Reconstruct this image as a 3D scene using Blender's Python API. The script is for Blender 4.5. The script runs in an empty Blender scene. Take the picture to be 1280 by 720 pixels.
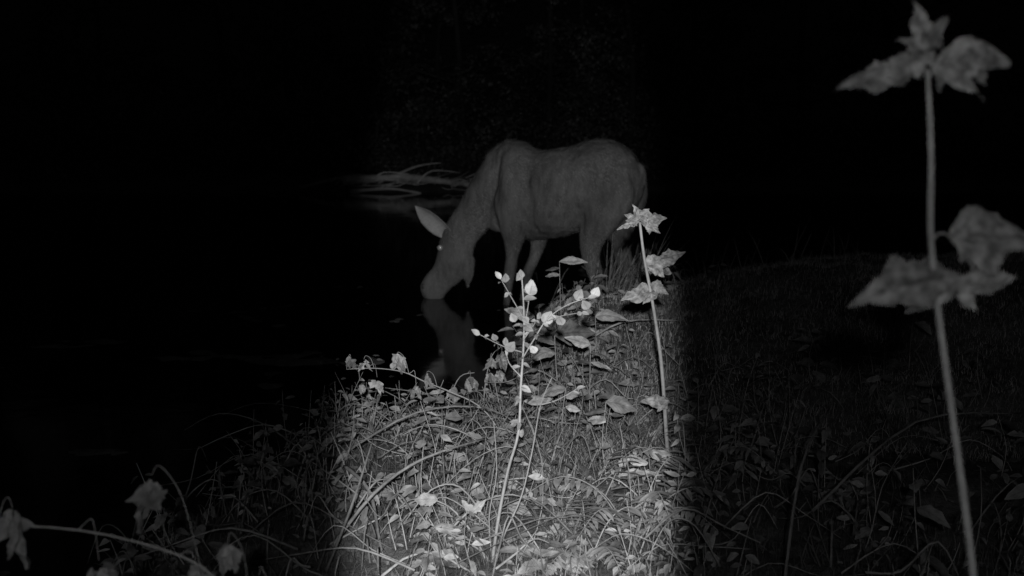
import bpy, math, random, time
import numpy as np
from mathutils import Vector, Matrix, noise
random.seed(7); np.random.seed(7)
R=random.uniform
scene=bpy.context.scene
scene.view_settings.view_transform='Standard'
scene.view_settings.look='None'
scene.view_settings.exposure=0

# ---------------------------------------------------------------- helpers
class Builder:
    def __init__(s): s.v=[]; s.f=[]; s.uv=[]; s.m=[]
    def add(s,vs,fs,uvs,mi=0):
        o=len(s.v); s.v+=[tuple(a) for a in vs]; s.uv+=uvs
        s.f+=[tuple([i+o for i in f]) for f in fs]; s.m+=[mi]*len(fs)
    def mesh(s,name,mats,smooth=True):
        me=bpy.data.meshes.new(name); me.from_pydata(s.v,[],s.f)
        for m in mats: me.materials.append(m)
        uvl=me.uv_layers.new(name='UVMap')
        idx=np.empty(len(me.loops),dtype=np.int32); me.loops.foreach_get('vertex_index',idx)
        uvl.data.foreach_set('uv',np.array(s.uv,dtype=np.float32)[idx].ravel())
        me.polygons.foreach_set('material_index',s.m)
        me.polygons.foreach_set('use_smooth',[smooth]*len(s.f))
        me.update(); return me
    def obj(s,name,mats,smooth=True):
        ob=bpy.data.objects.new(name,s.mesh(name,mats,smooth)); scene.collection.objects.link(ob); return ob

def leaf(B,p,d,n,L,W,fold=.25,curl=.3,rnd=.9,rag=0.0,mi=0,N=6):
    p=Vector(p); d=Vector(d).normalized(); n=Vector(n); n=(n-d*n.dot(d))
    if n.length<1e-4: n=d.orthogonal()
    n.normalize(); s=d.cross(n)
    vs=[];uv=[];fs=[]
    tw=R(-.3,.3); bend=R(-.18,.18)*L
    for i in range(N+1):
        t=i/N
        w=W/2*max(0.03,math.sin(math.pi*min(1,t**rnd*0.97+0.015)))
        c=p+d*(L*t)-n*(curl*L*t*t)+s*(bend*t*t)
        wl=w*(1+R(-rag,rag)); wr=w*(1+R(-rag,rag))
        sd=s+n*tw*t
        vs+=[c-sd*wl+n*fold*wl, c, c+sd*wr+n*fold*wr]
        uv+=[(0,t),(.5,t),(1,t)]
        if i<N:
            a=i*3; fs+=[(a,a+1,a+4,a+3),(a+1,a+2,a+5,a+4)]
    B.add(vs,fs,uv,mi)

def bigleaf(B,p,d,n,L,W,fold=.2,curl=.3,rnd=.8,rag=.2,crumple=.08,mi=1,N=16,lobes=0):
    """withered leaf: toothed edge, crumpled blade, curling margins"""
    p=Vector(p); d=Vector(d).normalized(); n=Vector(n); n=(n-d*n.dot(d)).normalized(); s=d.cross(n)
    off=Vector((R(0,50),R(0,50),R(0,50))); K=6; vs=[];uv=[];fs=[]; bend=R(-.25,.25)*L; tw=R(-.6,.6)
    for i in range(N+1):
        t=i/N
        w=W/2*max(0.03,math.sin(math.pi*min(1,t**rnd*0.97+0.015)))
        c=p+d*(L*t)-n*(curl*L*t*t)+s*(bend*t*t)
        for j in range(K+1):
            u=j/K*2-1
            e=1+(rag*1.6*noise.noise(off+Vector((t*4,u*2,0)))+rag*.9*noise.noise(off+Vector((t*17,u*2,5))))*abs(u)
            ww=w*u*e
            h=fold*abs(ww)-2.2*max(0,abs(u)-.55)*w*fold + crumple*L*noise.noise(off+Vector((t*3.2,u*1.6,9))) + crumple*.35*L*noise.noise(off+Vector((t*9,u*4,3)))
            vs.append(c+(s+n*tw*t).normalized()*ww+n*h); uv.append((.5+u/2,t))
        if i<N:
            for j in range(K):
                a=i*(K+1)+j; fs.append((a,a+1,a+K+2,a+K+1))
    B.add(vs,fs,uv,mi)

def blade(B,p,d,L,W,bend,N=5,mi=0,bd=None):
    p=Vector(p); d=Vector(d).normalized()
    a=R(0,6.28)
    if bd is None: bd=Vector((math.cos(a),math.sin(a),0))
    s=d.cross(bd)
    if s.length<1e-3: s=Vector((1,0,0))
    s.normalize()
    s=(s*math.cos(.6)+bd*R(-.6,.6)).normalized()
    vs=[];uv=[];fs=[]
    for i in range(N+1):
        t=i/N
        c=p+d*(L*(t-.25*bend*t*t))+bd*(L*bend*.6*t*t); c.z-=L*bend*.55*t**3
        w=W/2*(1-t**2.2)+.0002
        vs+=[c-s*w,c+s*w]; uv+=[(0,t),(1,t)]
        if i<N: k=i*2; fs.append((k,k+1,k+3,k+2))
    B.add(vs,fs,uv,mi)

def leafcloud(B,C,D,S,L,W,mi):
    n=len(C); D=D/np.linalg.norm(D,axis=1)[:,None]; S=np.cross(D,S); S/=np.linalg.norm(S,axis=1)[:,None]+1e-9
    L=L[:,None]; W=W[:,None]
    v=np.stack([C,C+D*L*.45-S*W*.5,C+D*L,C+D*L*.45+S*W*.5],1).reshape(-1,3)
    o=len(B.v); B.v+=[tuple(a) for a in v.tolist()]
    B.uv+=[(.5,0),(0,.5),(.5,1),(1,.5)]*n
    B.f+=[(o+4*i,o+4*i+1,o+4*i+2,o+4*i+3) for i in range(n)]; B.m+=[mi]*n

def turf(B,x,y,hmin,hmax,wmin,wmax,mi=0,lean=.6):
    z=gz(x,y); k=z>.04; x=x[k];y=y[k];z=z[k]; n=len(x)
    base=np.stack([x,y,z-.005],1)
    a=np.random.uniform(0,6.28,n); ln=np.random.uniform(0,lean,n)
    d=np.stack([np.cos(a)*ln,np.sin(a)*ln,np.ones(n)],1); d/=np.linalg.norm(d,axis=1)[:,None]
    b=np.random.uniform(0,6.28,n); s=np.stack([np.cos(b),np.sin(b)*.5,np.zeros(n)],1)
    h=np.random.uniform(hmin,hmax,n)[:,None]; w=np.random.uniform(wmin,wmax,n)[:,None]*.5
    mid=base+d*h*.55; tip=base+d*h+np.stack([np.cos(a)*ln,np.sin(a)*ln,-.5*ln],1)*h*.5
    v=np.stack([base-s*w,base+s*w,mid+s*w*.8,mid-s*w*.8,tip],1).reshape(-1,3)
    o=len(B.v); B.v+=[tuple(q) for q in v.tolist()]; B.uv+=[(0,0),(1,0),(1,.5),(0,.5),(.5,1)]*n
    for i in range(n):
        q=o+5*i; B.f.append((q,q+1,q+2,q+3)); B.f.append((q+3,q+2,q+4))
    B.m+=[mi]*(2*n)

def smoothpath(pts,k=4):
    P=[Vector(p) for p in pts]
    if len(P)<3: return P
    out=[]
    for i in range(len(P)-1):
        p0=P[max(0,i-1)];p1=P[i];p2=P[i+1];p3=P[min(len(P)-1,i+2)]
        for j in range(k):
            t=j/k
            out.append(.5*((2*p1)+(p2-p0)*t+(2*p0-5*p1+4*p2-p3)*t*t+(3*p1-p0-3*p2+p3)*t**3))
    out.append(P[-1]); return out

def tube(B,pts,r0,r1,sides=6,mi=0,wob=0.0,k=4):
    P=smoothpath(pts,k); n=len(P); vs=[];uv=[];fs=[]
    ref=Vector((0.3,.9,.2)).normalized()
    for i,p in enumerate(P):
        t=(P[min(i+1,n-1)]-P[max(i-1,0)]).normalized()
        a=t.cross(ref)
        if a.length<.05: a=t.cross(Vector((1,0,0)))
        a.normalize(); b=t.cross(a)
        r=(r0+(r1-r0)*i/(n-1))*(1+R(-wob,wob))
        for j in range(sides):
            an=2*math.pi*j/sides
            vs.append(p+a*(math.cos(an)*r)+b*(math.sin(an)*r)); uv.append((j/sides,i/n))
        if i<n-1:
            for j in range(sides):
                k2=(j+1)%sides; fs.append((i*sides+j,i*sides+k2,(i+1)*sides+k2,(i+1)*sides+j))
    fs.append(tuple(range(sides))[::-1]); fs.append(tuple((n-1)*sides+j for j in range(sides)))
    B.add(vs,fs,uv,mi)
    return P

def ss(a,b,x):
    t=max(0,min(1,(x-a)/(b-a))); return t*t*(3-2*t)

def ground0(x,y):
    shore=5.9-2.7*ss(-.7,-1.7,x)+.15*math.sin(x*3.1)+.5*ss(1.5,4,x)
    base=.15 if y<shore-1.4 else .15-.15*ss(shore-1.4,shore,y)
    if y>shore: base=-.4*ss(shore-.2,shore+1.0,y)
    M=.46*ss(-.12,.42,x)+.26*ss(.3,2,x)+.25*ss(2,6,x)
    g=math.exp(-((y-7.1)/1.15)**2) if y>7.1 else math.exp(-((7.1-y)/2.1)**2)
    a,b=base,M*g-.03; h=.5*(a+b+math.sqrt((a-b)**2+.004))
    if y>20:
        h=-.36+ .5*ss(22.5,25,y)+1.2*ss(25,34,y)+34*ss(32,150,y)
    if y<22:
        e=noise.noise(Vector((x*1.7,y*1.7,0)))*.05+noise.noise(Vector((x*6,y*6,3)))*.03+noise.noise(Vector((x*17,y*17,9)))*.012
        h+=e*(1 if y<12 else .3)
    else: h+=noise.noise(Vector((x*.4,y*.4,0)))*.25
    return h

# ---------------------------------------------------------------- materials
def newmat(name):
    m=bpy.data.materials.new(name); m.use_nodes=True
    nt=m.node_tree; b=nt.nodes['Principled BSDF']; return m,nt,b
def N(nt,t,**k):
    n=nt.nodes.new(t)
    for a,v in k.items(): setattr(n,a,v)
    return n
def leafmat(name,lo,hi,vein=.35,rough=.55,spots=.35,nscale=45):
    m,nt,b=newmat(name); L=nt.links
    g=N(nt,'ShaderNodeNewGeometry'); mr=N(nt,'ShaderNodeMapRange')
    L.new(g.outputs['Random Per Island'],mr.inputs[0]); mr.inputs[3].default_value=lo; mr.inputs[4].default_value=hi
    tc=N(nt,'ShaderNodeTexCoord'); sx=N(nt,'ShaderNodeSeparateXYZ'); L.new(tc.outputs['UV'],sx.inputs[0])
    a=N(nt,'ShaderNodeMath',operation='SUBTRACT'); L.new(sx.outputs[0],a.inputs[0]); a.inputs[1].default_value=.5
    ab=N(nt,'ShaderNodeMath',operation='ABSOLUTE'); L.new(a.outputs[0],ab.inputs[0])
    mu=N(nt,'ShaderNodeMath',operation='MULTIPLY_ADD'); L.new(ab.outputs[0],mu.inputs[0]); mu.inputs[1].default_value=-.6; L.new(sx.outputs[1],mu.inputs[2])
    m2=N(nt,'ShaderNodeMath',operation='MULTIPLY'); L.new(mu.outputs[0],m2.inputs[0]); m2.inputs[1].default_value=48
    si=N(nt,'ShaderNodeMath',operation='SINE'); L.new(m2.outputs[0],si.inputs[0])
    r1=N(nt,'ShaderNodeMapRange'); L.new(si.outputs[0],r1.inputs[0]); r1.inputs[1].default_value=.6; r1.inputs[2].default_value=1; r1.inputs[3].default_value=1; r1.inputs[4].default_value=1-vein*.6
    r2=N(nt,'ShaderNodeMapRange'); L.new(ab.outputs[0],r2.inputs[0]); r2.inputs[1].default_value=0; r2.inputs[2].default_value=.07; r2.inputs[3].default_value=1-vein; r2.inputs[4].default_value=1
    no=N(nt,'ShaderNodeTexNoise'); no.inputs['Scale'].default_value=nscale; no.inputs['Detail'].default_value=5; L.new(tc.outputs['Object'],no.inputs['Vector'])
    r3=N(nt,'ShaderNodeMapRange'); L.new(no.outputs[0],r3.inputs[0]); r3.inputs[1].default_value=.35; r3.inputs[2].default_value=.65; r3.inputs[3].default_value=1-spots; r3.inputs[4].default_value=1.08
    cur=mr.outputs[0]
    for r in (r1,r2,r3):
        x=N(nt,'ShaderNodeMath',operation='MULTIPLY'); L.new(cur,x.inputs[0]); L.new(r.outputs[0],x.inputs[1]); cur=x.outputs[0]
    L.new(cur,b.inputs['Base Color']); b.inputs['Roughness'].default_value=rough
    b.inputs['Specular IOR Level'].default_value=.25
    return m
def noisemat(name,lo,hi,scale,rough=.85,bump=.3,stretch=None,island=0):
    m,nt,b=newmat(name); L=nt.links
    tc=N(nt,'ShaderNodeTexCoord'); mp=N(nt,'ShaderNodeMapping'); L.new(tc.outputs['Object'],mp.inputs[0])
    if stretch: mp.inputs['Scale'].default_value=stretch
    no=N(nt,'ShaderNodeTexNoise'); no.inputs['Scale'].default_value=scale; no.inputs['Detail'].default_value=8; no.inputs['Roughness'].default_value=.65
    L.new(mp.outputs[0],no.inputs['Vector'])
    n2=N(nt,'ShaderNodeTexNoise'); n2.inputs['Scale'].default_value=scale*.12; n2.inputs['Detail'].default_value=3; L.new(tc.outputs['Object'],n2.inputs['Vector'])
    ad=N(nt,'ShaderNodeMath',operation='ADD'); L.new(no.outputs[0],ad.inputs[0]); L.new(n2.outputs[0],ad.inputs[1])
    r=N(nt,'ShaderNodeMapRange'); L.new(ad.outputs[0],r.inputs[0]); r.inputs[1].default_value=.7; r.inputs[2].default_value=1.3; r.inputs[3].default_value=lo; r.inputs[4].default_value=hi
    cur=r.outputs[0]
    if island:
        g=N(nt,'ShaderNodeNewGeometry'); q=N(nt,'ShaderNodeMapRange'); L.new(g.outputs['Random Per Island'],q.inputs[0]); q.inputs[3].default_value=1-island; q.inputs[4].default_value=1+island
        x=N(nt,'ShaderNodeMath',operation='MULTIPLY'); L.new(cur,x.inputs[0]); L.new(q.outputs[0],x.inputs[1]); cur=x.outputs[0]
    L.new(cur,b.inputs['Base Color'])
    if bump:
        bp=N(nt,'ShaderNodeBump'); bp.inputs['Strength'].default_value=bump; bp.inputs['Distance'].default_value=.02
        L.new(no.outputs[0],bp.inputs['Height']); L.new(bp.outputs[0],b.inputs['Normal'])
    b.inputs['Roughness'].default_value=rough; b.inputs['Specular IOR Level'].default_value=.2
    return m

M_leaf=leafmat('leaf_bright',.14,.46)
M_sap=leafmat('sapling_leaf',.2,.42)
M_weed=leafmat('weed_leaf',.25,.38,vein=.3,spots=.6,nscale=60)
M_dull=leafmat('leaf_dull',.08,.28,spots=.5)
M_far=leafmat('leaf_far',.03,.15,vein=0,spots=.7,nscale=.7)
M_grass=leafmat('grass_blade',.07,.28,vein=.1,spots=.3)
M_turf=leafmat('turf_blade',.2,.5,vein=0,spots=.5,nscale=5)
M_turf_dark=leafmat('turf_blade_dark',.04,.15,vein=0,spots=.5,nscale=7)  # darker turf copy: dark foreground gaps between leaves put into the colour
M_stem=noisemat('plant_stem',.22,.40,60,.6,.1,island=.2)
M_twig=noisemat('twig_bark',.10,.36,40,.9,.4,island=.5)
M_bark=noisemat('bark',.015,.05,8,.9,.6,(1,1,.2))
M_log=noisemat('weathered_wood',.2,.75,6,.9,.4,island=.45)
M_soil=noisemat('soil_and_moss',.04,.2,22,.95,.9)
M_fur=noisemat('moose_fur',.06,.17,20,.9,.5,(1,1,.35))
M_hair=noisemat('moose_hair',.045,.27,16,.85,0,(1,1,.45),island=.35)
M_ear=noisemat('ear_fur',.22,.42,60,.9,.4)
m,nt,b=newmat('eyeshine'); b.inputs['Base Color'].default_value=(.9,.9,.9,1); b.inputs['Roughness'].default_value=.12; b.inputs['Specular IOR Level'].default_value=1; b.inputs['Metallic'].default_value=.6; M_eyeshine=m  # pale metallic base paints the eyeshine into the eye colour
m,nt,b=newmat('nostril_dark'); b.inputs['Base Color'].default_value=(.03,.03,.03,1); M_nostril=m  # near-black, used on the nostril balls: dark of the hollow painted in
M_water,nt,b=newmat('pond_water'); L=nt.links
b.inputs['Base Color'].default_value=(.002,.002,.002,1); b.inputs['Roughness'].default_value=.07; b.inputs['IOR'].default_value=1.33
tc=N(nt,'ShaderNodeTexCoord'); no=N(nt,'ShaderNodeTexNoise'); no.inputs['Scale'].default_value=2.2; no.inputs['Detail'].default_value=4
L.new(tc.outputs['Object'],no.inputs['Vector']); bp=N(nt,'ShaderNodeBump'); bp.inputs['Strength'].default_value=.14; bp.inputs['Distance'].default_value=.02
L.new(no.outputs[0],bp.inputs['Height']); L.new(bp.outputs[0],b.inputs['Normal'])

# ---------------------------------------------------------------- ground & water
def axis(lo,a,b,hi,step,nc):
    l=a-(np.linspace(0,1,nc)**2.2)[1:][::-1]*(a-lo); m_=np.arange(a,b,step); h=b+(np.linspace(0,1,nc)**2.2)*(hi-b)
    return list(l)+list(m_)+list(h)
xs=axis(-220,-3.2,4.2,220,.05,26); ys=axis(-60,1.0,9.5,420,.05,46)
gv=[(x,y,ground0(x,y)) for y in ys for x in xs]; nx=len(xs)
gf=[(j*nx+i,j*nx+i+1,(j+1)*nx+i+1,(j+1)*nx+i) for j in range(len(ys)-1) for i in range(nx-1)]
GZ=np.array([v[2] for v in gv]).reshape(len(ys),nx); XS=np.array(xs); YS=np.array(ys)
def gz(x,y):
    i=np.clip(np.searchsorted(XS,x)-1,0,len(XS)-2); j=np.clip(np.searchsorted(YS,y)-1,0,len(YS)-2)
    u=(x-XS[i])/(XS[i+1]-XS[i]); v=(y-YS[j])/(YS[j+1]-YS[j])
    return GZ[j,i]*(1-u)*(1-v)+GZ[j,i+1]*u*(1-v)+GZ[j+1,i]*(1-u)*v+GZ[j+1,i+1]*u*v
import bisect
def ground(x,y):
    i=min(max(bisect.bisect_left(xs,x)-1,0),nx-2); j=min(max(bisect.bisect_left(ys,y)-1,0),len(ys)-2)
    u=(x-xs[i])/(xs[i+1]-xs[i]); v=(y-ys[j])/(ys[j+1]-ys[j]); a=j*nx+i
    return (gv[a][2]*(1-u)+gv[a+1][2]*u)*(1-v)+(gv[a+nx][2]*(1-u)+gv[a+nx+1][2]*u)*v
B=Builder(); B.add(gv,gf,[(v[0],v[1]) for v in gv]); B.obj('ground',[M_soil])
B=Builder(); B.add([(-220,1.5,0),(220,1.5,0),(220,40,0),(-220,40,0)],[(0,1,2,3)],[(0,0),(1,0),(1,1),(0,1)]); B.obj('water',[M_water])

# ---------------------------------------------------------------- moose
def loft(V,F,secs,yoff=0.0,n=20):
    S=[]
    for i in range(len(secs)-1):
        a=[secs[max(0,i-1)],secs[i],secs[i+1],secs[min(len(secs)-1,i+2)]]
        a=[np.array(q,float) for q in a]
        for t in (0,1/3,2/3):
            S.append(.5*((2*a[1])+(a[2]-a[0])*t+(2*a[0]-5*a[1]+4*a[2]-a[3])*t*t+(3*a[1]-a[0]-3*a[2]+a[3])*t**3))
    S.append(np.array(secs[-1],float))
    o=len(V)
    for s in S:
        cx,cz=(s[0]+s[2])/2,(s[1]+s[3])/2; hx,hz=(s[0]-s[2])/2,(s[1]-s[3])/2
        for j in range(n):
            an=2*math.pi*j/n; c=math.cos(an); si=math.sin(an)
            V.append(((cx+hx*c),yoff+max(.004,s[4])*si,cz+hz*c))
    for i in range(len(S)-1):
        for j in range(n):
            k=(j+1)%n; F.append((o+i*n+j,o+i*n+k,o+(i+1)*n+k,o+(i+1)*n+j))
    F.append(tuple(o+j for j in range(n))[::-1]); e=o+(len(S)-1)*n; F.append(tuple(e+j for j in range(n)))
V=[];F=[]
torso=[(-.24,1.05,-.22,.80,.08),(-.19,1.25,-.18,.69,.16),(-.10,1.40,-.08,.60,.22),(.04,1.385,.05,.565,.265),(.22,1.325,.25,.56,.30),
       (.43,1.35,.45,.595,.31),(.62,1.40,.62,.65,.30),(.78,1.41,.80,.70,.275),(.92,1.375,.95,.77,.24),(1.03,1.27,1.05,.86,.18),(1.09,1.13,1.09,.95,.08)]
loft(V,F,torso,n=28)
neck=[(.02,1.36,.08,.66,.20),(-.12,1.39,-.06,.62,.18),(-.24,1.28,-.18,.62,.15),(-.35,1.12,-.25,.64,.125),(-.44,.965,-.29,.61,.11),(-.51,.82,-.33,.56,.10),
      (-.565,.70,-.37,.48,.098),(-.61,.60,-.39,.37,.105),(-.65,.49,-.425,.25,.095),(-.675,.375,-.485,.16,.072),(-.705,.28,-.555,.10,.062),(-.765,.20,-.60,.045,.078),(-.81,.10,-.63,-.01,.085),(-.785,.0,-.66,-.035,.06)]
loft(V,F,neck,n=24)
loft(V,F,[(-.46,.33,-.37,.38,.035),(-.455,.24,-.375,.25,.03),(-.45,.16,-.40,.16,.018),(-.435,.10,-.42,.10,.006)],n=12)
def foreleg(dx,yo):
    loft(V,F,[(-.12+dx*.3,1.02,.18+dx*.3,1.0,.07),(-.14+dx*.5,.84,.18+dx*.5,.84,.105),(-.10+dx,.68,.14+dx,.68,.10),(-.055+dx,.55,.11+dx,.55,.075),(-.045+dx*.9,.40,.065+dx*.9,.40,.054),(-.06+dx*.6,.27,.04+dx*.6,.27,.05),(-.055+dx*.5,.18,.02+dx*.5,.18,.036),
       (-.065+dx*.4,.02,-.005+dx*.4,.02,.031),(-.085+dx*.3,-.17,-.015+dx*.3,-.17,.036),(-.10+dx*.3,-.24,-.03+dx*.3,-.24,.034),(-.16+dx*.3,-.35,-.03+dx*.3,-.35,.048)],yo,14)
foreleg(0,-.16); foreleg(.13,.15)
def hindleg(dx,yo):
    loft(V,F,[(.64+dx*.2,1.22,1.03+dx*.2,1.20,.08),(.58+dx*.3,1.0,1.07+dx*.2,1.0,.12),(.59+dx*.5,.82,1.03+dx*.3,.84,.115),(.60+dx*.7,.68,.95+dx*.5,.72,.09),(.63+dx,.54,.84+dx*.8,.58,.07),(.66+dx,.41,.81+dx,.44,.055),(.71+dx,.28,.84+dx,.31,.046),(.74+dx,.19,.84+dx,.21,.042),
       (.725+dx,.10,.80+dx,.10,.034),(.70+dx,-.06,.76+dx,-.06,.03),(.67+dx,-.2,.74+dx,-.2,.035),(.60+dx,-.35,.73+dx,-.35,.048)],yo,14)
hindleg(-.03,-.16); hindleg(.17,.15)
loft(V,F,[(1.07,1.22,1.09,1.17,.03),(1.10,1.18,1.09,1.11,.03),(1.115,1.10,1.095,1.08,.02),(1.11,1.04,1.10,1.04,.006)],n=10)
PX=.25
def mx(x): return (x-PX)-(.17*max(0,-.3-x) if x<-.3 else 0)
V=[(mx(x),y,z) for x,y,z in V]
tmp=bpy.data.meshes.new('t'); tmp.from_pydata(V,[],F); tob=bpy.data.objects.new('t',tmp); scene.collection.objects.link(tob)
rm=tob.modifiers.new('r','REMESH'); rm.mode='VOXEL'; rm.voxel_size=.014
sm=tob.modifiers.new('s','SMOOTH'); sm.iterations=6; sm.factor=.5
dg=bpy.context.evaluated_depsgraph_get(); ev=tob.evaluated_get(dg); body=bpy.data.meshes.new_from_object(ev); body.name='moose_body'
bpy.data.objects.remove(tob)
moose=bpy.data.objects.new('moose',None); scene.collection.objects.link(moose)
body.materials.clear(); body.materials.append(M_fur)
body.polygons.foreach_set('use_smooth',[True]*len(body.polygons))
nv=len(body.vertices); co=np.empty(nv*3); body.vertices.foreach_get('co',co); co=co.reshape(-1,3)
no_=np.empty(nv*3); body.vertex_normals.foreach_get('vector',no_); no_=no_.reshape(-1,3)
dsp=np.array([noise.noise(Vector((c[0]*5,c[1]*5,c[2]*4)))*.024+noise.noise(Vector((c[0]*22,c[1]*22,c[2]*9)))*.007 for c in co])
def gb(cx,cz,sx,sz,ang=0):
    dx=co[:,0]-(cx-PX); dz=co[:,2]-cz; ca,sa=math.cos(ang),math.sin(ang); u=dx*ca+dz*sa; v=-dx*sa+dz*ca
    return np.exp(-(u/sx)**2-(v/sz)**2)
dsp+=.05*gb(.0,1.0,.07,.26,.15)-.045*gb(.17,1.0,.06,.28,.1)-.05*gb(.58,.80,.10,.14)+.035*gb(.68,1.22,.09,.07)-.05*gb(-.16,1.0,.04,.26,-.3)+.025*gb(.85,1.0,.13,.16)
leg=np.clip((co[:,2]-.35)/.3,0,1)
co+=no_*(dsp*leg)[:,None]
body.vertices.foreach_set('co',co.ravel()); body.update()
npoly=len(body.polygons); pc=np.empty(npoly*3); body.polygons.foreach_get('center',pc); pc=pc.reshape(-1,3)
pn=np.empty(npoly*3); body.polygons.foreach_get('normal',pn); pn=pn.reshape(-1,3)
bo=bpy.data.objects.new('body',body); scene.collection.objects.link(bo); bo.parent=moose
keep=(pc[:,2]>-.02)
c=np.repeat(pc[keep],2,0); nn=np.repeat(pn[keep],2,0); n=len(c)
c=c+np.random.uniform(-.007,.007,(n,3))
fl=np.where((c[:,2]>.55)[:,None],np.array([[.55,0,-.6]]),np.array([[.1,0,-1.]]))
nk=(c[:,0]<mx(-.2))&(c[:,2]>.3); fl[nk]=(.5,0,-.35)
fl=fl+np.random.uniform(-.25,.25,(n,3)); t=fl-nn*(fl*nn).sum(1)[:,None]; t/=np.linalg.norm(t,axis=1)[:,None]+1e-6
d=t+nn*np.random.uniform(.1,.35,(n,1)); d/=np.linalg.norm(d,axis=1)[:,None]
s=np.cross(d,nn); s/=np.linalg.norm(s,axis=1)[:,None]+1e-6; s*=np.random.uniform(.001,.0026,(n,1))
Lh=np.random.uniform(.012,.030,(n,1)); Lh[(c[:,0]<mx(.1))&(c[:,2]>1.1)]*=1.6; Lh[(c[:,0]<mx(-.4))&(c[:,2]<.5)]*=.5; Lh[(c[:,0]<mx(-.65))&(c[:,2]<.2)]*=.5
v=np.stack([c-s,c+s,c+d*Lh],1).reshape(-1,3)
HB=Builder(); HB.v=[tuple(q) for q in v.tolist()]; HB.f=[(3*i,3*i+1,3*i+2) for i in range(n)]; HB.uv=[(0,0),(1,0),(.5,1)]*n; HB.m=[0]*n
ho=HB.obj('fur',[M_hair]); ho.parent=moose
def ear(base,tip,facing,W,name):
    E=Builder(); base=Vector(base); tip=Vector(tip); d=tip-base; Ln=d.length; d.normalize()
    f=Vector(facing); f=(f-d*f.dot(d)).normalized(); s=d.cross(f); vs=[];uv=[];fs=[]; K=12; J=12
    for i in range(K+1):
        t=i/K; w=W/2*(.40+.60*math.sin(math.pi*min(1,t+.05))**.8) if t<.5 else W/2*max(.02,(1-((t-.5)/.5)**1.9))*.98
        for j in range(J):
            a=j/J*2*math.pi
            u=math.cos(a); dep=.75*w*(1-u*u)
            off=-dep*1.0-.006 if math.sin(a)<0 else -dep*.8
            vs.append(base+d*(Ln*t)+s*(w*u*(1+.05*noise.noise(Vector((t*9,u,2)))))+f*(off+.02*math.sin(t*3)))
            uv.append((j/J,t))
        if i<K:
            for j in range(J): k=(j+1)%J; fs.append((i*J+j,i*J+k,(i+1)*J+k,(i+1)*J+j))
    fs.append(tuple(K*J+j for j in range(J))); E.add(vs,fs,uv)
    o=E.obj(name,[M_ear]); o.parent=moose
ear((mx(-.55),-.06,.555),(mx(-.785),-.17,.83),(-.45,-1,.0),.185,'ear_near')
ear((mx(-.54),.06,.62),(mx(-.50),.30,.80),(-.9,.2,.1),.15,'ear_far')
def ball(name,loc,r,mat,sc=(1,1,1)):
    bpy.ops.mesh.primitive_uv_sphere_add(segments=16,ring_count=10,radius=r,location=loc); o=bpy.context.object
    o.name=name; o.scale=sc; o.data.materials.append(mat); o.parent=moose
    for p in o.data.polygons: p.use_smooth=True
ball('eye_near',(mx(-.622),-.080,.46),.025,M_eyeshine); ball('eye_far',(mx(-.622),.080,.46),.025,M_eyeshine)
ball('nostril_near',(mx(-.765),-.07,.11),.016,M_nostril,(.8,.5,1.6)); ball('nostril_far',(mx(-.765),.07,.11),.016,M_nostril,(.8,.5,1.6))
moose.location=(.275,9.6,0); moose.rotation_euler=(0,0,math.radians(-18))

# ---------------------------------------------------------------- plants
UP=Vector((0,0,1))
def rdir(h=.5):
    a=R(0,6.28); return Vector((math.cos(a),math.sin(a),R(-h,h)))
y0=3.5
B=Builder()
def S(x,z,dy=0): return (x,y0+dy,z)
def twigleaf(p,L,W,dirv=None,face=None,mi=1,**k):
    d=Vector(dirv) if dirv else rdir(.4)
    leaf(B,p,d,face if face else (R(-.8,.8),-1,R(.1,1.8)),L,W,mi=mi,rag=.06,N=10,**k)
st=tube(B,[S(-.07,.12),S(-.047,.29,.01),S(-.014,.47),S(.02,.60,-.01),S(.028,.75),S(.037,.89,.01),S(.037,1.0),S(.03,1.11)],.0065,.002,wob=.08)
tube(B,[S(-.065,.15),S(-.02,.28,-.03),S(.03,.40,-.04),S(.065,.55,-.03),S(.09,.70,-.04),S(.125,.79,-.05)],.0038,.0012)
tube(B,[S(-.06,.12,.02),S(-.075,.3,.03),S(-.05,.45,.05),S(-.06,.62,.06)],.003,.001)
tube(B,[S(-.07,.13,.02),S(-.13,.25,.03),S(-.2,.34,.02),S(-.27,.38,.0)],.0045,.002)
tube(B,[S(-.06,.13,.02),S(-.10,.2,.0),S(-.19,.26,-.02),S(-.26,.31,-.05)],.004,.002)
brs=[[S(.035,.86),S(-.03,.885,-.02),S(-.10,.925,-.04)],[S(.036,.97),S(.0,1.03,.02),S(-.035,1.09,.03)],
 [S(.033,.84),S(.07,.91,-.03),S(.11,.975,-.04),S(.17,1.02,-.05),S(.235,1.045,-.06)],[S(.037,.93),S(.05,1.0,.02),S(.058,1.06,.03)],
 [S(.03,.78),S(-.01,.82,.03),S(-.02,.87,.05)],[S(.11,.97,-.04),S(.16,.98,-.01),S(.235,.985,.03)],[S(.09,.70,-.04),S(.14,.72,-.06),S(.2,.76,-.08)],[S(.035,.9),S(.06,.93,.02),S(.08,.96,.04)]]
for br in brs:
    P=tube(B,br,.0024,.0009,5)
    for i in range(3,len(P),2):
        for s_ in (0,1):
            if R(0,1)<.75: twigleaf(P[i],R(.013,.03),R(.008,.019),rdir(.6))
    twigleaf(P[-1],.03,.018,(P[-1]-P[-3]))
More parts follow.
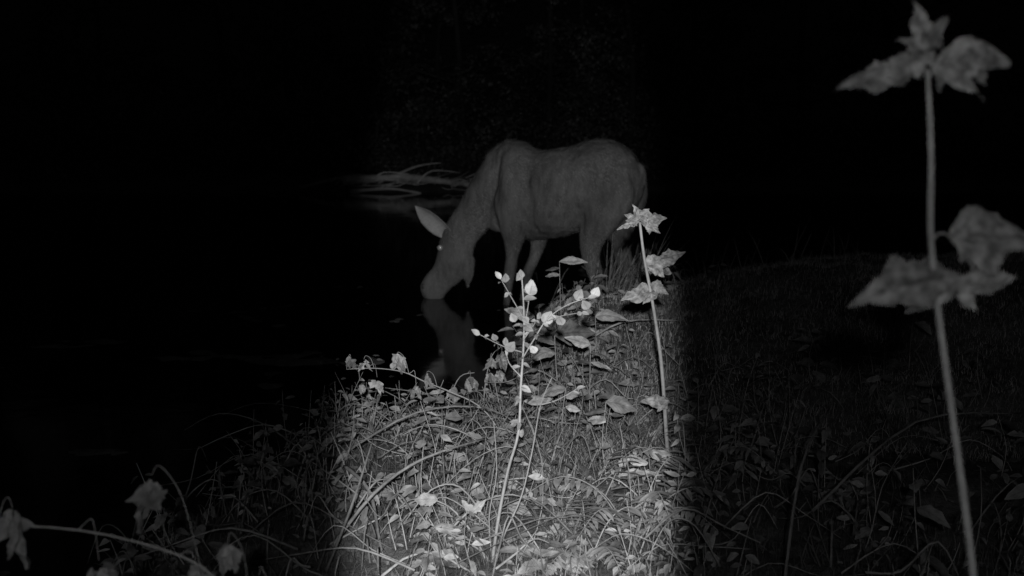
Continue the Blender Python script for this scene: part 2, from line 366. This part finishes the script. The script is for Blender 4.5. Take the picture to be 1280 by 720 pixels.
for (x,z,s_) in [(.055,1.045,.047),(.10,.955,.045),(-.015,.865,.038),(.01,.96,.03),(-.02,1.085,.028),(.03,1.1,.026),(.075,.86,.028),(-.05,.90,.024),(.2,1.03,.038),(.24,1.0,.034),(.255,1.04,.034),(.16,.95,.034)]:
    twigleaf(S(x,z,-.01),s_,s_*.9,(R(-.7,.7),0,1),(R(-.4,.4),-1,R(.0,.6)),rnd=.75,fold=.15,curl=.15)
for i in range(26):
    p=st[random.randrange(8,len(st))]; twigleaf(p,R(.02,.042),R(.01,.026))
bigleaf(B,S(-.24,.375,.0),(-.9,0,.1),(0,-1,.7),.075,.045,mi=1); bigleaf(B,S(-.25,.30,-.05),(1,0,-.05),(0,-1,.9),.10,.04,mi=1); bigleaf(B,S(-.26,.31,-.05),(-1,0,0),(0,-1,.9),.05,.03,mi=1)
bigleaf(B,S(-.13,.33,0),(.6,0,.5),(0,-1,.7),.06,.03,rag=.5,mi=1); bigleaf(B,S(-.13,.33,0),(-.5,0,.6),(0,-1,.7),.05,.03,rag=.5,mi=1)
B.obj('sapling',[M_stem,M_sap])

def tallweed(name,y,stem,r,topL,leaves):
    B=Builder()
    P=tube(B,[(x,y+dy,z) for x,z,dy in stem],r,r*.55,8,k=5,wob=.04)
    top=P[-1]
    for (dx,dy,dz,L_,W_) in topL:
        d=Vector((dx,dy,dz)); bigleaf(B,top+d*.005,d,(R(-.5,.5),-1,R(.2,.9)),L_,W_,fold=.4,curl=R(.2,.6),rag=.6,crumple=.2,N=18)
        for q_ in range(2):
            q=top+d.normalized()*L_*R(.15,.5); bigleaf(B,q,(d.x*.6+R(-.6,.6),d.y+R(-.4,.4),R(-.7,.5)),(R(-.5,.5),-1,.4),L_*R(.3,.6),W_*R(.5,.9),rag=.6,crumple=.2,N=12)
    for (x,z,dy,dx,dyy,dz,L_,W_,nf) in leaves:
        q=Vector((x,y+dy,z)); d=Vector((dx,dyy,dz))
        c=min(P,key=lambda v:(v-q).length); tube(B,[c,(c+q)/2+Vector((0,0,.008)),q],r*.3,r*.2,5)
        bigleaf(B,q,d,nf,L_,W_,fold=.35,curl=R(.1,.3),rag=.45,crumple=.13,N=20)
        bigleaf(B,q+d*.01,(d.x*.7,d.y,d.z-.5),nf,L_*.5,W_*.6,fold=.3,curl=.2,rag=.5,crumple=.15,N=12)
    return B.obj(name,[M_stem,M_weed])
tallweed('tall_weed',4.5,[(.66,.1,0),(.64,.25,0),(.626,.418,0),(.607,.626,.01),(.569,.85,0),(.53,1.04,-.01),(.511,1.18,0)],.0095,
 [(-1,-.2,.05,.08,.03),(-.15,-.3,1,.07,.04),(1,-.2,.25,.10,.05),(.9,-.4,-.15,.08,.04),(-.6,-.2,.4,.06,.03),(.4,-.3,.8,.06,.035)],
 [(.535,1.015,0,1,-.1,.18,.17,.085,(0,-.8,.6)),(.60,.90,0,-1,-.15,.02,.16,.065,(.1,-.7,.7)),(.555,.93,-.02,.9,-.3,-.2,.08,.04,(0,-.9,.5)),(.545,1.0,.05,.8,.5,-.1,.15,.07,(.2,-.8,.6)),
  (.64,.45,-.03,-.7,-.3,.1,.12,.05,(0,-.8,.6))])
tallweed('tall_weed',1.5,[(.78,.1,0),(.73,.4,0),(.68,.75,0),(.638,1.01,0),(.585,1.307,.01),(.56,1.435,0),(.55,1.55,-.01),(.543,1.66,0)],.0065,
 [(-1,-.2,.0,.1,.035),(-.2,-.3,1,.085,.04),(1,-.2,.3,.105,.05),(.9,-.4,-.1,.07,.03),(-.6,-.2,.35,.05,.03)],
 [(.585,1.44,0,1,.2,.05,.15,.085,(0,-.9,.5)),(.60,1.385,0,-1,-.15,-.0,.15,.07,(.1,-.8,.5)),(.58,1.38,0,1,-.2,-.05,.10,.045,(0,-.8,.6))])

def droop(name,y,main,hang,sc,r):
    B=Builder()
    P=tube(B,[(x,y+dy,z) for x,z,dy in main],r,r*.4,6)
    for (x,z,h,off) in hang:
        c=min(P,key=lambda v:abs(v.x-(x-off))); q=Vector((x,c.y+R(-.04,.02),z)); up=max(c.z,z)+R(.004,.018)*sc
        PP=tube(B,[c,Vector((c.x+(x-c.x)*.35,c.y,c.z+(up-c.z)*.7)),Vector((c.x+(x-c.x)*.8,q.y,up)),q],r*.35,r*.2,5)
        for j in range(5):
            bigleaf(B,q+Vector((R(-.010,.010)*sc,R(-.01,.01),R(-.02,0))),(R(-.6,.6),R(-.3,.3),-1),(R(-.7,.7),-1,.2),h*R(.4,1.0),h*R(.2,.5),fold=.5,curl=R(-.2,.3),rag=.6,crumple=.18,N=10)
    return B.obj(name,[M_stem,M_leaf])
droop('drooping_weed',4.8,[(.0,.1,0),(-.07,.256,0),(-.15,.35,0),(-.27,.41,0),(-.38,.455,0),(-.476,.494,.02),(-.6,.515,0),(-.72,.51,0)],
  [(-.50,.58,.10,-.06),(-.665,.455,.065,.04),(-.59,.47,.07,.05),(-.37,.50,.07,-.05),(-.64,.56,.055,-.03),(-.42,.43,.06,.02),(-.70,.57,.06,.03)],1,.004)
droop('drooping_weed',2.05,[(-.35,.12,0),(-.45,.5,0),(-.56,.72,0),(-.72,.80,.0),(-.93,.83,0),(-1.1,.8,0)],
  [(-.68,.93,.12,-.07),(-.94,.87,.10,.05),(-.53,.81,.08,-.04),(-.79,.76,.07,.03),(-.60,.76,.08,.04),(-.48,.74,.09,-.04)],1.3,.004)
droop('drooping_weed',5.3,[(-.33,.1,0),(-.3,.25,0),(-.25,.36,0),(-.18,.38,0)],[(-.2,.36,.09,.02),(-.28,.31,.08,.02)],1,.004)
droop('drooping_weed',5.5,[(-.15,.1,0),(-.13,.3,0),(-.10,.42,0),(-.06,.46,0)],[(-.1,.42,.09,.01),(-.05,.44,.10,-.01),(-.11,.34,.09,.01),(-.07,.36,.1,0)],1,.004)

B=Builder()
def herb(x,y,h,n,ls,pal=(1,1,2)):
    z=ground(x,y); b0=Vector((x,y,z-.02)); l=Vector((R(-.4,.4),R(-.35,.2),1))*h
    P=tube(B,[b0,b0+l*.5+Vector((R(-.03,.03),R(-.03,.03),0)),b0+l],.0026,.001,5,k=3)
    for i in range(n):
        k=P[min(len(P)-1,int(len(P)*(.2+.8*i/n)))]; a=R(0,6.28)
        for s_ in (0,math.pi):
            if R(0,1)<.12: continue
            d=Vector((math.cos(a+s_),math.sin(a+s_),R(-.4,.5))); L_=ls*R(.5,1.2)
            leaf(B,k+d*.01,d,UP+Vector((0,-.6,0))+Vector((R(-.7,.7),R(-.7,.7),0)),L_,L_*R(.3,.6),curl=R(.0,.8),fold=R(.1,.5),rag=.2,mi=random.choice(pal))
for i in range(520):
    x=R(-1.2,1.3); y=R(3.1,5.9)
    if ground(x,y)<.02: continue
    if x>.35 and y>5.2 and R(0,1)<.7: continue
    if noise.noise(Vector((x*2.6,y*1.6,40)))<-.12: continue
    herb(x,y,R(.08,.36)*(1 if y>3.6 else .7),random.randint(3,6),R(.025,.08))
for i in range(110):
    x=R(-.9,.12); y=5.6+R(-.6,.25)
    if ground(x,y)<-.02: continue
    herb(x,y,R(.08,.26),random.randint(3,6),R(.03,.06))
for i in range(45):
    x=R(.05,.55); y=R(5.4,7.0); herb(x,y,R(.1,.28),random.randint(3,5),R(.05,.11))
for i in range(22):
    x=R(.2,1.3); y=R(6.8,7.3); herb(x,y,R(.05,.2),3,R(.05,.1))
for i in range(60):
    x=R(1.0,3); y=R(2.4,5.5); herb(x,y,R(.1,.4),4,R(.04,.11))
B.obj('ground_cover_plants',[M_stem,M_leaf,M_dull])

B=Builder()
for (x,y,z,L_,W_,dx,nz) in [(.36,4.2,.52,.12,.065,1,.5),(.22,4.5,.50,.10,.05,-1,.7),(.20,5.2,.58,.2,.11,1,.3),(.5,4.0,.38,.14,.06,1,.7),(.34,4.8,.62,.12,.05,-1,.6),(.05,4.6,.42,.13,.05,1,.9),(.42,5.6,.6,.16,.07,1,.6),(.12,5.9,.55,.16,.07,-1,.6),(.28,6.6,.75,.16,.05,1,.6)]:
    g=ground(x,y); c=Vector((x,y,z)); tube(B,[(x+R(-.05,.05),y+.03,g-.02),(x+R(-.03,.03),y+.02,(g+z)/2),c],.003,.0015,5)
    bigleaf(B,c,(dx,R(-.2,.2),R(-.2,.3)),(R(-.3,.3),-1,nz),L_,W_,rnd=.8,fold=.3,curl=.25,rag=.2,crumple=.07)
    for q in range(2): bigleaf(B,c-Vector((0,0,.04+.04*q)),(-dx*R(.5,1),R(-.6,.6),R(-.2,.3)),(R(-.4,.4),-.6,1),L_*R(.5,.8),W_*R(.5,.8),rag=.25)
B.obj('broadleaf_plant',[M_stem,M_leaf])

def fern(x,y,fr):
    B=Builder(); g=ground(x,y)
    for (a,h,L_) in fr:
        d=Vector((math.cos(a),math.sin(a),0)); b0=Vector((x,y,g-.01))
        P=tube(B,[b0,b0+d*L_*.3+UP*h*.75,b0+d*L_*.65+UP*h,b0+d*L_+UP*h*.75],.0028,.0008,5,k=7)
        for i in range(4,len(P)-1):
            t=(P[i+1]-P[i-1]).normalized(); s=t.cross(UP).normalized(); f=1-abs((i-9)/(len(P)-6))**1.5
            for sg in (-1,1):
                leaf(B,P[i],s*sg+t*R(.2,.5)-UP*R(0,.3),UP,max(.015,.07*f)*R(.8,1.1),.016,curl=.25,fold=.1,mi=1,rag=.3,N=5)
    return B.obj('fern',[M_stem,M_leaf])
fern(.42,3.7,[(R(-.2,.2)+a,R(.16,.3),R(.28,.4)) for a in (0,.7,1.8,2.6,3.4,4.2,5.0,5.7)])
fern(.24,3.45,[(R(-.2,.2)+a,R(.1,.2),R(.22,.3)) for a in (.4,1.5,3.9,5.2)])
fern(.66,4.1,[(R(-.2,.2)+a,R(.16,.28),R(.28,.36)) for a in (.3,1.4,2.6,3.5,4.5,5.6)])

# grass
B=Builder()
for i in range(2300):
    x=R(-1.4,2.2); y=R(2.7,6.2)
    z=ground(x,y)
    if z<.0: continue
    den=noise.noise(Vector((x*2.3,y*2.3,5)))
    if den<-.05 and R(0,1)<.85: continue
    blade(B,(x,y,z-.01),(R(-.6,.6),R(-.4,.3),1),R(.08,.34),R(.002,.006),R(.2,1.1),N=4)
for c in range(20):
    cx=R(-.25,.6); cy=R(3.3,5.2)
    for i in range(40):
        x=cx+R(-.05,.05); y=cy+R(-.05,.05); a=R(0,6.28)
        blade(B,(x,y,ground(x,y)-.01),(math.cos(a)*.45,math.sin(a)*.35,1),R(.2,.5),R(.002,.006),R(.3,1.3),N=6,bd=Vector((math.cos(a),math.sin(a),0)))
B.obj('grass',[M_grass])
B=Builder(); U=np.random.uniform
tx=U(-.1,3.4,46000); ty=U(4.6,8.2,46000)
turf(B,tx,ty,.015,.055,.0015,.004)
turf(B,U(-1.3,1.6,14000),U(2.8,5.6,14000),.02,.09,.0015,.004,mi=1)
B.obj('turf',[M_turf,M_turf_dark])
B=Builder()
for i in range(260):
    x=R(.62,.95)+R(-.05,.05); y=8.0+R(-.25,.25); z=ground(x,y)
    blade(B,(x,y,z-.02),(R(-.05,.75),R(-.2,.2),1),R(.25,.7),R(.004,.009),R(.0,.5),N=6)
for i in range(200):
    x=R(.85,2.4); y=R(7.4,8.2); z=ground(x,y)
    blade(B,(x,y,z-.02),(R(-.5,.5),R(-.2,.2),1),R(.15,.5),R(.004,.008),R(.1,.9),N=6)
B.obj('tall_grass',[M_dull])

B=Builder()
for i in range(240):
    x=R(-1.2,.5) if R(0,1)<.75 else R(.3,1.5); y=R(3.1,5.7); z=ground(x,y)
    if z<.03: continue
    a=R(0,6.28); Lx=R(.15,.6); d=Vector((math.cos(a),math.sin(a)*.7,0)); p=Vector((x,y,z+R(0,.12)))
    r=R(.0015,.0045)
    tube(B,[p,p+d*Lx*.35+UP*R(.02,.14),p+d*Lx*.7+UP*R(.0,.16),p+d*Lx+UP*R(-.03,.08)],r,r*.4,5)
for pts,r in [([(-.62,3.6,.15),(-.46,3.6,.36),(-.30,3.7,.45),(-.10,3.9,.46)],.007),([(-.60,3.9,.36),(-.50,3.8,.30),(-.44,3.6,.18),(-.40,3.5,.08)],.008),
   ([(-.62,3.4,.1),(-.52,3.5,.35),(-.47,3.7,.52)],.006),([(-.50,3.3,.1),(-.28,3.4,.24),(-.02,3.3,.13)],.006),([(-.3,3.2,.1),(-.22,3.5,.22),(-.25,3.9,.45)],.004),
   ([(-.7,4.6,.2),(-.4,4.6,.37),(-.1,4.7,.36),(.1,4.8,.2)],.006),([(.25,8.0,.2),(.4,7.5,.62),(.55,7.1,.55)],.005),([(.35,5.8,.4),(.6,6.0,.5),(.95,6.2,.47)],.007),
   ([(-.1,5.2,.1),(-.3,5.1,.3),(-.6,5.2,.33)],.004),([(.75,3.0,.1),(.9,3.4,.5),(1.1,3.8,.6)],.006),([(1.0,3.6,.3),(1.4,3.8,.55),(1.9,4.1,.5)],.006)]:
    tube(B,pts,r,r*.45,6,wob=.12)
B.obj('fallen_twigs',[M_twig])
B=Builder()
for i in range(3600):
    x=R(-1.5,2.6); y=R(2.8,7.4); z=ground(x,y)
    if z<.0: continue
    L_=R(.015,.05)
    leaf(B,(x,y,z+R(.0,.03)),rdir(.4),(R(-.7,.7),R(-1,.3),1),L_,L_*R(.4,.75),fold=R(-.5,.6),curl=R(-.5,.9),rag=.25,N=3)
B.obj('leaf_litter',[M_dull])

# ---------------------------------------------------------------- far shore
B=Builder()
for pts,r in [([(-3.6,24,.24),(-2.4,24.2,.30),(-1.2,24,.20),(-.7,24,.12)],.10),([(-3.4,23.7,.03),(-2.6,23.8,.09),(-1.9,23.6,.0)],.05),([(-2.6,24.3,.3),(-2.0,24,.55),(-1.5,24,.62)],.03),
    ([(-2.9,24,.3),(-2.7,24,.42),(-2.2,24.1,.38)],.025),([(-2.0,23.9,.2),(-1.7,24,.45),(-1.1,24.2,.4)],.025),([(-4.5,24,.1),(-3.4,24,.36),(-3.0,24.3,.3)],.04)]:
    tube(B,pts,r,r*.4,8,wob=.25)
for i in range(55):
    x=R(-4,-.6); y=R(23.8,24.6); a=R(-.5,.5); l=R(.2,.9); z=R(.02,.3)
    tube(B,[(x,y,z),(x+l*.5,y,z+R(-.05,.12)),(x+l,y+a,z+R(-.1,.25))],R(.008,.02),.005,5)
B.obj('fallen_log',[M_log])
nr=np.random
def treemesh(seed):
    random.seed(seed); nr.seed(seed); B=Builder(); H=R(7.5,10.5)
    T=tube(B,[(0,0,-.4),(R(-.2,.2),R(-.2,.2),H*.3),(R(-.4,.4),R(-.3,.3),H*.65),(R(-.5,.5),0,H)],R(.09,.15),.03,8,wob=.06,k=5)
    for i in range(24):
        t=R(.08,1); b0=T[int(t*(len(T)-1))]; a=R(0,6.28); Lx=R(1.2,2.6)*(1.1-.5*t)
        d=Vector((math.cos(a),math.sin(a),R(.0,.6))); e=b0+d*Lx
        tube(B,[b0,b0+d*Lx*.5+UP*R(-.1,.2),e],.05*(1.2-t),.012,5)
        for c in range(7):
            cc=b0+d*Lx*R(.3,1.1)+Vector((R(-.5,.5),R(-.5,.5),R(-.4,.4))); rr=R(.2,.5); m_=44
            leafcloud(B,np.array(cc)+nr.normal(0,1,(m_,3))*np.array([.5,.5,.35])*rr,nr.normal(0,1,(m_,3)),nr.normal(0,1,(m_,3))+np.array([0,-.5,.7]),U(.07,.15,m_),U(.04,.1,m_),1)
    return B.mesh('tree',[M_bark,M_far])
TM=[treemesh(s) for s in (11,12,13)]
random.seed(99)
pos=[(-14,30),(-10.5,28),(-7.6,30),(-5.2,27.6),(-3.2,30),(-1.2,28),(.9,29.5),(2.8,27.5),(4.8,29.5),(7.2,28),(9.8,30),(12.8,28),(-12,33),(-6.5,33.5),(-2.2,33),(2,33.5),(5.9,33),(10.8,33.5),(16,30),(-17,29)]
for i,(x,y) in enumerate(pos):
    o=bpy.data.objects.new('tree',TM[i%3]); scene.collection.objects.link(o); o.location=(x,y,ground(x,y)); o.rotation_euler=(0,0,R(0,6.28)); s=R(.85,1.2); o.scale=(s,s,s)
B=Builder()
for i in range(240):
    x=R(-14,14); y=R(24.9,27); z=ground(x,y); h=R(.3,1.8)
    tube(B,[(x,y,z-.1),(x+R(-.3,.3),y,z+h*.5),(x+R(-.5,.5),y+R(-.3,.3),z+h)],.012,.004,4)
    m_=80; C=np.stack([x+nr.normal(0,.35,m_),y+np.abs(nr.normal(0,.3,m_)),z+np.abs(nr.normal(h*.6,h*.3,m_))],1)
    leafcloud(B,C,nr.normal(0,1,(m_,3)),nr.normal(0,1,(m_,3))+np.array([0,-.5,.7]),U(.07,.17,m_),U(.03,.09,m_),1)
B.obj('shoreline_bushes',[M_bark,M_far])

# ---------------------------------------------------------------- light, world, camera
w=bpy.data.worlds.new('World'); scene.world=w; w.use_nodes=True; nt=w.node_tree
bg=nt.nodes['Background']; sky=nt.nodes.new('ShaderNodeTexSky'); sky.sky_type='NISHITA'; sky.sun_disc=False; sky.sun_elevation=math.radians(3); sky.sun_rotation=math.radians(120)
bw=nt.nodes.new('ShaderNodeRGBToBW'); nt.links.new(sky.outputs[0],bw.inputs[0]); nt.links.new(bw.outputs[0],bg.inputs[0]); bg.inputs[1].default_value=.002
def spot(name,P,size,blend,sc):
    l=bpy.data.lights.new(name,'SPOT'); l.energy=P; l.spot_size=math.radians(size); l.spot_blend=blend; l.shadow_soft_size=.03
    o=bpy.data.objects.new(name,l); scene.collection.objects.link(o); o.location=(-.02,-.55,1.85)
    tgt=Vector((.0,9.6,-.35)); o.rotation_euler=(tgt-o.location).to_track_quat('-Z','Y').to_euler(); o.scale=sc
spot('infrared_lamp',1120,56,.4,(.275,1,1))
spot('added_spill_fill',42,110,.6,(1,1,1))  # added dim wide spot, fills the sides outside the main beam
cam=bpy.data.cameras.new('Camera'); co_=bpy.data.objects.new('Camera',cam); scene.collection.objects.link(co_)
co_.location=(0,0,1.6); co_.rotation_euler=(math.radians(90-8.67),0,0); cam.lens=39.66; cam.sensor_width=36; cam.clip_end=1000; cam.clip_start=.05
cam.dof.use_dof=True; cam.dof.focus_distance=4.6; cam.dof.aperture_fstop=3.5
scene.camera=co_
